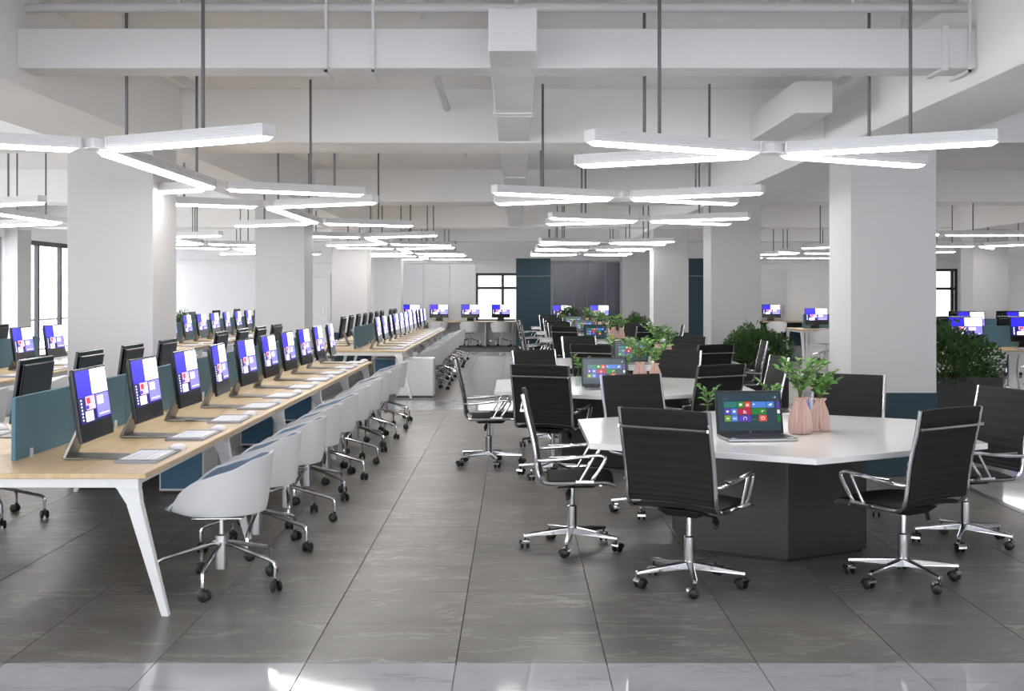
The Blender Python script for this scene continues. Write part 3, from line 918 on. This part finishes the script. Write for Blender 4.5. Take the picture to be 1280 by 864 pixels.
spawn('desktop_computer', AIO, (2.35, 35.2 - .2, .735), pi, 'all-in-one computer in front of the slate glass partition', 'computer', 'computers on the back counter')
spawn('desktop_computer', AIO, (1.30, 35.2 - .2, .735), pi, 'all-in-one computer in front of the slate glass, behind the dark shrub', 'computer', 'computers on the back counter')
spawn('side_counter', [P('countertop', B(1.0, 2.75, 34.75, 35.45, .70, .735, OAK, 'countertop', .004)), P('side_board', B(1.02, 1.06, 34.8, 35.4, 0, .70, CABW, 'board', .003)),
                       P('side_board', B(2.69, 2.73, 34.8, 35.4, 0, .70, CABW, 'board', .003)), P('front_board', B(1.06, 2.69, 35.3, 35.33, .1, .70, CABW, 'board', .003))], (0, 0, 0), 0,
      'small oak counter standing before the slate glass partition', 'counter')

# ================================================================ HEXAGON TABLES
def hexpts(r, a0=R(-90)):
    return [(r * cos(a0 + k * pi / 3), r * sin(a0 + k * pi / 3)) for k in range(6)]
top_me = MB().prism(hexpts(1.385), DZ - .035, DZ).mesh('tabletop', TOPW, .003)
pl_me = MB().prism(hexpts(.66), .02, DZ - .036).mesh('pedestal', PLINTH, .004)
kick_me = MB().prism(hexpts(.63), 0, .02).mesh('kick_plate', BLACKP)
for i, (x, y) in enumerate(TABLES):
    spawn('hexagonal_table', [P('tabletop', top_me, label='glossy white hexagonal top'), P('pedestal', pl_me, label='charcoal hexagonal base'), P('kick_plate', kick_me)],
          (x, y, 0), 0, '%s white hexagonal table from the front marble strip, on a charcoal base' % ORD[i], 'table', 'white hexagonal tables')

# ---- black and chrome swivel chair, facing +y
def curve(pts, n=4):
    """Catmull-Rom through the points"""
    P_ = [Vector(p) for p in pts]; out = []
    for i in range(len(P_) - 1):
        p0 = P_[max(i - 1, 0)]; p1 = P_[i]; p2 = P_[i + 1]; p3 = P_[min(i + 2, len(P_) - 1)]
        for k in range(n):
            t = k / n
            out.append(.5 * ((2 * p1) + (p2 - p0) * t + (2 * p0 - 5 * p1 + 4 * p2 - p3) * t * t + (3 * p1 - p0 - 3 * p2 + p3) * t ** 3))
    out.append(P_[-1])
    return out
RAIL = [(-.315, 1.005), (-.290, .88), (-.252, .72), (-.232, .60), (-.222, .52), (-.198, .468), (-.140, .448), (.05, .452), (.20, .455), (.262, .440)]
def rail_at(x): return curve([(x, y, z) for y, z in RAIL], 4)
rail_me = lambda x: MB().tube(rail_at(x), .0125, 8, 0, 1.0, (1, 0, 0)).mesh('side_rail', CHROME, smooth=True)
def sheet(ys_, width, th, m, nm, rib=0.0, nrib=10):
    """fabric slung between the rails: ys_ = list of (y, z) along the profile"""
    mb = MB(); n = len(ys_); xs = [-width / 2, -width / 4, 0, width / 4, width / 2]; sag = [0, .012, .016, .012, 0]
    vs = []; fs = []
    for sgn in (0, 1):
        for i, (y, z) in enumerate(ys_):
            a = ys_[max(i - 1, 0)]; b = ys_[min(i + 1, n - 1)]
            ty, tz = b[0] - a[0], b[1] - a[1]; l = math.hypot(ty, tz); ny, nz = tz / l, -ty / l
            rb = rib * abs(sin(pi * nrib * i / (n - 1)))
            for x, s in zip(xs, sag):
                off = (th / 2 + rb) * (1 if sgn else -1) + s
                vs.append((x, y + ny * off * (1), z + nz * off))
    m_ = len(xs)
    for i in range(n - 1):
        for k in range(m_ - 1):
            a = i * m_ + k
            fs.append((a, a + 1, a + m_ + 1, a + m_))
            o = n * m_ + a
            fs.append((o, o + m_, o + m_ + 1, o + 1))
    o = n * m_
    for k in range(m_ - 1):
        fs.append((k, o + k, o + k + 1, k + 1)); e = (n - 1) * m_
        fs.append((e + k, e + k + 1, o + e + k + 1, o + e + k))
    for i in range(n - 1):
        fs.append((i * m_, (i + 1) * m_, o + (i + 1) * m_, o + i * m_)); q = m_ - 1
        fs.append((i * m_ + q, o + i * m_ + q, o + (i + 1) * m_ + q, (i + 1) * m_ + q))
    return mb.add(vs, fs).mesh(nm, m, smooth=True)
prof = [(p.y, p.z) for p in curve([(0, y, z) for y, z in RAIL], 10)]
backp = [(y, z) for y, z in prof if z > .488 and y < -.15]
seatp = [(y, z + .004) for y, z in prof if y > -.165 and z < .50 and y < .25]
back_m = sheet(list(reversed(backp)), .505, .014, MESHB, 'backrest', .004, 11)
seat_m = sheet(list(reversed(seatp)), .505, .022, MESHB, 'seat', .003, 9)
bar_m = MB().tube([(-.268, -.322, .905), (.268, -.322, .905)], .009, 8).box(-.272, -.262, -.33, -.292, .897, .913).box(.262, .272, -.33, -.292, .897, .913).mesh('cross_bar', CHROME, smooth=True)
bar2_m = MB().tube([(-.262, -.10, .440), (.262, -.10, .440)], .009, 8).mesh('seat_bar', CHROME, smooth=True)
bar3_m = MB().tube([(-.262, .17, .442), (.262, .17, .442)], .009, 8).mesh('seat_bar', CHROME, smooth=True)
def arm_me(s):
    x = s * .300
    mb = MB().tube(curve([(s * .268, -.230, .592), (x, -.200, .597), (x, -.05, .608), (x, .12, .628), (x, .178, .627), (x, .196, .606), (x, .165, .550), (x, .115, .480), (s * .275, .095, .452)], 4), .0125, 8, 0, .7, (1, 0, 0))
    mb.tube([(x, .125, .618), (x, .040, .470)], .0095, 8, 0, .8, (1, 0, 0))
    mb.box(min(x - .014, x + .014), x + .014 if x + .014 > x - .014 else x, .015, .125, .462, .476)
    return mb.mesh('armrest', CHROME, smooth=True)
pad_me = lambda s: MB().box(s * .300 - .019, s * .300 + .019, -.15, .10, .617, .627).mesh('arm_pad', CHROME, .003)
mech = MB().hexa([(-.09, -.10, .395), (.09, -.10, .395), (.09, .13, .395), (-.09, .13, .395)], [(-.14, -.13, .432), (.14, -.13, .432), (.14, .17, .432), (-.14, .17, .432)]).mesh('tilt_mechanism', BLACKP, .004)
lever = MB().tube([(.09, -.02, .405), (.17, -.02, .398)], .006, 6).tube([(.165, -.02, .40), (.175, -.03, .365), (.178, -.035, .335)], [.014, .024, .018], 8, 0, .6).mesh('lever', BLACKP, smooth=True)
column_t = MB().lathe([(.030, .088), (.030, .27), (.026, .275), (.017, .277), (.017, .40)], 16).mesh('column', CHROME, smooth=True)
arm_t = MB().hexa([(-.022, .012, .090), (.022, .012, .090), (.013, .318, .078), (-.013, .318, .078)], [(-.020, .012, .135), (.020, .012, .135), (.011, .318, .098), (-.011, .318, .098)]).mesh('base_arm', CHROME, .004)
TASK_VARIANTS = []
rails = (rail_me(-.268), rail_me(.268)); arms = (arm_me(-1), arm_me(1)); pads = (pad_me(-1), pad_me(1))
for v in range(3):
    rr = random.Random(40 + v)
    TASK_VARIANTS.append([P('seat', seat_m, label='black ribbed mesh seat'), P('backrest', back_m, label='black ribbed mesh back'), P('side_rail', rails[0]), P('side_rail', rails[1]), P('cross_bar', bar_m), P('seat_bar', bar2_m), P('seat_bar', bar3_m),
        P('armrest', arms[0], kids=[P('arm_pad', pads[0])]), P('armrest', arms[1], kids=[P('arm_pad', pads[1])]), P('tilt_mechanism', mech, kids=[P('lever', lever)]), P('column', column_t)]
        + star(arm_t, hooded_m, .305, 5, R(-4 + 25 * v), hood_m, [rr.uniform(0, 6) for _ in range(5)]))
side_words = {0: 'front edge by oak desk', 1: 'front edge by planter column', 2: 'edge facing planter column', 3: 'rear edge by planter column', 4: 'rear edge by oak desk', 5: 'edge facing oak desk'}
# edge normals, outward: angle measured from +x
EN = {0: 240, 1: 300, 2: 0, 3: 60, 4: 120, 5: 180}
tweak = {(0, 0): (-.055, -.14, -.07), (0, 1): (-.06, -.06, .09), (0, 2): (.06, -.06, .30), (0, 3): (.16, .02, .06), (0, 4): (0, 0, -.04), (0, 5): (-.05, -.20, -.02),
         (1, 0): (-.06, -.02, .12), (1, 2): (.04, .06, .12), (1, 5): (-.03, -.28, .03)}
for ti, (tx, ty_) in enumerate(TABLES):
    for e in range(6):
        if ti >= 3 and e == 2 and ti > 4: continue
        a = R(EN[e]); dist = 1.20 + .03
        rr = random.Random(ti * 10 + e)
        dx, dy, da = tweak.get((ti, e), (rr.uniform(-.04, .04), rr.uniform(-.04, .04), rr.uniform(-.06, .06)))
        x = tx + dist * cos(a) + dx; y = ty_ + dist * sin(a) + dy
        rz = a + pi / 2 + da                       # local +y points to the table centre
        spawn('swivel_chair', TASK_VARIANTS[(ti + e) % 3], (x, y, 0), rz, 'black mesh chrome chair, %s, %s hexagonal table from front' % (side_words[e], ORD[ti]), 'chair', 'black and chrome chairs around the tables')

# ---- laptop, facing +y
LW, LD, LH = .43, .285, .275
lt_rects = []
U0, V1 = .11, .80
def lt(u0, u1, v0, v1, k): lt_rects.append((u0, u1, v0, v1, k, 1))
names = list(L_M.keys()); mi = {k: i + 1 for i, k in enumerate(names)}
tile_def = [(.10, .31, .60, .76, 'teal'), (.32, .42, .60, .76, 'green'), (.43, .53, .60, .76, 'orange'), (.545, .78, .60, .76, 'blue'), (.79, .91, .60, .76, 'blue'),
            (.10, .20, .42, .58, 'violet'), (.21, .31, .42, .58, 'blue'), (.32, .53, .42, .58, 'crimson'), (.545, .78, .42, .58, 'darkgreen'),
            (.10, .20, .24, .40, 'lime'), (.21, .31, .24, .40, 'blue'), (.32, .53, .24, .40, 'violet'), (.655, .78, .24, .40, 'orange'),
            (.955, 1.0, .58, .76, 'violet'), (.955, 1.0, .44, .54, 'white'), (.955, 1.0, .22, .40, 'darkgreen'), (.545, .60, .27, .30, 'green')]
for t in tile_def: lt_rects.append((t[0], t[1], t[2], t[3], mi[t[4]], 1))
w_ = mi['white']
# small white pictograms: message, people, weather, picture, mail, player, camera, note, globe, headphones, calendar
icons = [(.345, .395, .66, .71), (.355, .37, .64, .66), (.455, .505, .645, .675), (.465, .478, .68, .71), (.485, .498, .68, .70), (.565, .60, .67, .69), (.575, .592, .69, .71),
         (.825, .875, .65, .69), (.845, .88, .69, .71), (.13, .17, .48, .53), (.14, .15, .46, .48), (.24, .28, .47, .53), (.40, .455, .455, .475), (.41, .425, .485, .53), (.435, .45, .485, .51),
         (.70, .715, .47, .53), (.72, .75, .51, .525), (.13, .17, .30, .335), (.24, .28, .30, .315), (.235, .25, .29, .35), (.275, .285, .29, .35), (.40, .41, .28, .34), (.445, .455, .28, .34), (.405, .45, .345, .36),
         (.69, .70, .285, .35), (.735, .745, .285, .35), (.69, .745, .345, .36), (.69, .745, .28, .29), (.925, .945, .855, .885), (.93, .94, .885, .90), (.895, .905, .86, .87)]
for a, b, c, d in icons: lt_rects.append((a, b, c, d, w_, 2))
lap_screen = screen_me(LW - .03, LH - .035, lt_rects, L_BG, [L_M[k] for k in names])
cu = bpy.data.curves.new('start', 'FONT'); cu.body = 'Start'; cu.size = .019; cu.extrude = 0
tmp = bpy.data.objects.new('start', cu); COL.objects.link(tmp)
bpy.context.view_layer.update()
start_me = bpy.data.meshes.new_from_object(tmp.evaluated_get(bpy.context.evaluated_depsgraph_get()))
start_me.materials.clear(); start_me.materials.append(L_M['grey'])
bpy.data.objects.remove(tmp)
lid = MB().box(-LW / 2, LW / 2, -.010, .002, 0, LH).mesh('lid', [LAPK], .003)
lbase = MB().box(-LW / 2, LW / 2, 0, LD, .004, .016).box(-LW / 2 + .003, LW / 2 - .003, .003, LD - .003, .016, .019, 1).box(-LW / 2 + .02, LW / 2 - .02, .02, LD - .02, 0, .004, 1).mesh('base', [LAPS, LAPK], .002)
lk = MB()
for r_ in range(5):
    for c_ in range(15):
        x0 = -.175 + c_ * .0234; y0 = .03 + r_ * .0245
        lk.box(x0, x0 + .020, y0, y0 + .021, .019, .0215)
stick = MB().box(LW / 2 - .055, LW / 2 - .02, LD - .05, LD - .022, .019, .0193).box(-LW / 2 + .02, -LW / 2 + .06, LD - .045, LD - .022, .019, .0193).mesh('sticker', KEYW)
LAPTOP = [P('base', lbase, kids=[P('keys', lk.mesh('keys', KEYB), kind='stuff'), P('touchpad', B(-.055, .045, .175, .255, .019, .0195, KEYB, 'touchpad')), P('sticker', stick)]),
          P('lid', lid, (0, .008, .016), (R(14), 0, 0), [P('screen', lap_screen, (0, .0028, .022)),
            P('lettering', start_me, (LW / 2 - .045, .0040, LH - .058), (pi / 2, 0, pi)),
            P('logo', MB().lathe([(.005, 0), (.005, .0008)], 16, axis='y', c=(0, .0022, .011)).mesh('logo', LAPS))], label='black framed screen with coloured app tiles')]

# ---- plants in vases
def leaf_verts(L, w, fold=.25):
    return [(0, 0, 0), (w * .5, L * .35, fold * w), (w * .42, L * .7, fold * w), (0, L, -.02 * L), (-w * .42, L * .7, fold * w), (-w * .5, L * .35, fold * w), (0, L * .5, 0)]
LEAF_F = [(0, 1, 6), (1, 2, 6), (2, 3, 6), (3, 4, 6), (4, 5, 6), (5, 0, 6)]
leaf_meshes = [MB().add(leaf_verts(.042, .024), LEAF_F).mesh('leaf', m) for m in (LEAF, LEAF2)]
def vase_me(h, r, seed):
    prof = [(r * .55, 0), (r * .92, .004), (r, h * .12), (r * .98, h * .35), (r * .82, h * .62), (r * .52, h * .84), (r * .46, h * .90), (r * .62, h * .97), (r * .66, h), (r * .58, h), (r * .40, h * .90), (r * .40, h * .6)]
    return MB().lathe(prof, 84, ripple=.10, nr=14).mesh('vase', PINK, smooth=True)
vases = [vase_me(.235, .072, 0), vase_me(.215, .060, 1)]
def dir_rot(d, roll):
    d = d.normalized()
    q = d.to_track_quat('Y', 'Z')
    return (q.to_matrix().to_4x4() @ Matrix.Rotation(roll, 4, 'Y')).to_euler()
def sprays(seed, z0, n_st, hgt, spread, n_lf, ll, hang=0):
    """stems and leaf placements"""
    rr = random.Random(seed); stems = MB(); leaves = []
    for s in range(n_st):
        a = 2 * pi * s / n_st + rr.uniform(-.4, .4); sp = spread * rr.uniform(.45, 1); hh = hgt * rr.uniform(.65, 1.0)
        pts = [Vector((0, 0, z0 - .05)), Vector((cos(a) * sp * .15, sin(a) * sp * .15, z0 + hh * .35)), Vector((cos(a) * sp * .55, sin(a) * sp * .55, z0 + hh * .75)), Vector((cos(a) * sp, sin(a) * sp, z0 + hh))]
        cv = curve(pts, 4)
        stems.tube(cv, [.0028] * (len(cv) - 1) + [.0012], 5)
        for k in range(n_lf):
            t = .25 + .75 * k / (n_lf - 1)
            i = min(int(t * (len(cv) - 1)), len(cv) - 2)
            p = cv[i].lerp(cv[i + 1], t * (len(cv) - 1) - i)
            b = a + (1 if k % 2 else -1) * rr.uniform(.5, 1.4)
            if k == n_lf - 1: b = a
            d = Vector((cos(b), sin(b), rr.uniform(.0, .9)))
            leaves.append((p, d, rr.uniform(-.5, .5), ll * rr.uniform(.75, 1.2), rr.random() < .4))
    return stems, leaves
def plant_parts(seed, z0, n_st, hgt, spread, n_lf, ll, individual):
    stems, leaves = sprays(seed, z0, n_st, hgt, spread, n_lf, ll)
    parts = [P('stems', stems.mesh('stems', STEM))]
    if individual:
        for p, d, roll, l, dark in leaves:
            parts.append(('leaf', leaf_meshes[1 if dark else 0], p, dir_rot(d, roll), l / .042))
    else:
        mb = MB()
        for p, d, roll, l, dark in leaves:
            M = Matrix.Translation(p) @ dir_rot(d, roll).to_matrix().to_4x4() @ Matrix.Scale(l / .042, 4)
            mb.add([M @ Vector(q) for q in leaf_verts(.042, .024)], LEAF_F, 1 if dark else 0)
        parts.append(P('foliage', mb.mesh('foliage', [LEAF, LEAF2]), kind='stuff'))
    return parts
def spawn_plant(name, vase_parts, pp, loc, rz, label, cat, group):
    o = spawn(name, vase_parts + [q for q in pp if isinstance(q, P)], loc, rz, label, cat, group)
    for q in pp:
        if isinstance(q, P): continue
        c = put(P(q[0], q[1], tuple(q[2]), tuple(q[3])), o); c.scale = (q[4],) * 3
    return o
bottle_me = MB().lathe([(.026, 0), (.029, .006), (.029, .085), (.022, .105), (.013, .12), (.012, .14), (.015, .143), (.015, .15), (.010, .15), (.009, .12), (.019, .10), (.026, .08), (.026, .006)], 20).mesh('bottle', BOTTLE, smooth=True)
for ti, (tx, ty_) in enumerate(TABLES):
    tz = DZ; o = ORD[ti]
    near = ti == 0
    spawn('laptop', LAPTOP, (tx - .165, ty_ - .34, tz), pi + R(6) + (0 if near else random.uniform(-.06, .06)), 'open black laptop with colour tiles, on the %s hexagonal table from front' % o, 'laptop', 'laptops on the hexagonal tables')
    for k, (dx, dy) in enumerate(((.185, -.19), (.345, -.05))):
        pp = plant_parts(ti * 7 + k + 3, (.235, .215)[k], 11 if k == 0 else 9, .25 if k == 0 else .17, .19 if k == 0 else .15, 11, .056, near)
        spawn_plant('vase_plant', [P('vase', vases[k], label='pink fluted vase')], pp, (tx + dx, ty_ + dy, tz), ti + k, '%s pink vase with leafy stems, %s hexagonal table from front' % (('taller', 'shorter')[k], o), 'plant', 'pink vases with plants')
    for k, (dx, dy) in enumerate(((-.40, -.12), (.12, .42))):
        pp = plant_parts(ti * 11 + k + 50, .15, 3, .15, .085, 10, .050, near)
        spawn_plant('sprig_bottle', [P('bottle', bottle_me, label='small clear glass bottle')], pp, (tx + dx, ty_ + dy, tz), ti * 2 + k, 'small clear bottle with a green sprig %s, %s hexagonal table from front' % (('beside the laptop', 'behind the vases')[k], o), 'plant', 'sprigs in glass bottles')
    if ti in (1, 3):
        spawn('tumbler', [P('cup', MB().lathe([(.026, 0), (.030, .004), (.036, .11), (.033, .11), (.028, .01)], 18).mesh('cup', LIME, smooth=True)), P('rim', MB().lathe([(.0365, .106), (.0365, .112), (.0325, .112)], 18).mesh('rim', KEYW, smooth=True))],
              (tx + .12, ty_ - .42, tz), 0, 'lime green tumbler beside the laptop, %s hexagonal table from front' % o, 'cup', 'lime tumblers')

# ---- shrubs in planters
def shrub(x, y, w, d, h, zt, label, seed, n=1500):
    n = int(n * 1.9); rr = random.Random(seed); mb = MB()
    rx, ry, rzz = w * .60, d * .60, zt - h
    for k in range(n):
        a = rr.uniform(0, 2 * pi); e = math.asin(rr.uniform(-.15, 1)); q = rr.uniform(.62, 1.0)
        lump = 1 + .12 * sin(3 * a + seed) + .08 * sin(5 * e + 2 * a)
        p = Vector((rx * q * cos(a) * cos(e) * lump, ry * q * sin(a) * cos(e) * lump, h + .02 + max(-.10, (rzz - .02) * q * sin(e) * lump)))
        dr = Vector((cos(a) * cos(e), sin(a) * cos(e), sin(e) + rr.uniform(-.1, .7))) + Vector((rr.uniform(-.7, .7), rr.uniform(-.7, .7), rr.uniform(-.4, .4)))
        l = rr.uniform(.035, .058)
        M = Matrix.Translation(p) @ dir_rot(dr, rr.uniform(-1, 1)).to_matrix().to_4x4() @ Matrix.Scale(l / .042, 4)
        mb.add([M @ Vector(v) for v in leaf_verts(.042, .024)], LEAF_F, 0 if rr.random() < .7 else 1)
    st_ = MB()
    for k in range(9):
        a = rr.uniform(0, 2 * pi)
        st_.tube([(.05 * cos(a), .05 * sin(a), h - .04), (.5 * rx * cos(a), .5 * ry * sin(a), h + rzz * .75)], [.010, .004], 5)
    t = .025
    pb = MB().box(-w / 2, w / 2, -d / 2, -d / 2 + t, 0, h).box(-w / 2, w / 2, d / 2 - t, d / 2, 0, h).box(-w / 2, -w / 2 + t, -d / 2 + t, d / 2 - t, 0, h).box(w / 2 - t, w / 2, -d / 2 + t, d / 2 - t, 0, h).box(-w / 2 + t, w / 2 - t, -d / 2 + t, d / 2 - t, 0, .05)
    return spawn('planter_shrub', [P('planter', pb.mesh('planter', PLANTER), label='matt black box planter'), P('soil', B(-w / 2 + t, w / 2 - t, -d / 2 + t, d / 2 - t, h - .12, h - .05, SOIL, 'soil')),
                                   P('stems', st_.mesh('stems', STEM)), P('foliage', mb.mesh('foliage', [LEAFD, LEAF2]), kind='stuff')], (x, y, 0), 0, label, 'plant', 'shrubs in black planters')
shrub(4.28, 12.5, .95, .80, .80, 1.30, 'dense green shrub in a black planter beside the column at the first table', 1, 2200)
shrub(3.42, 17.85, .85, .75, .62, 1.13, 'dense green shrub in a black planter before the second column', 2, 2200)
shrub(2.45, 25.25, .50, .50, .72, 1.17, 'dark shrub in a planter between the fourth and fifth tables', 3, 900)
shrub(1.42, 34.2, .60, .45, .75, 1.20, 'dark shrub in a planter before the slate glass partition', 4, 900)
shrub(-8.15, 30.3, .50, .50, .70, 1.12, 'small green shrub in a planter by the window desks', 5, 700)
shrub(13.0, 36.0, .60, .60, .60, 1.05, 'green shrub in a planter under the window at the end of the marble aisle', 6, 700)
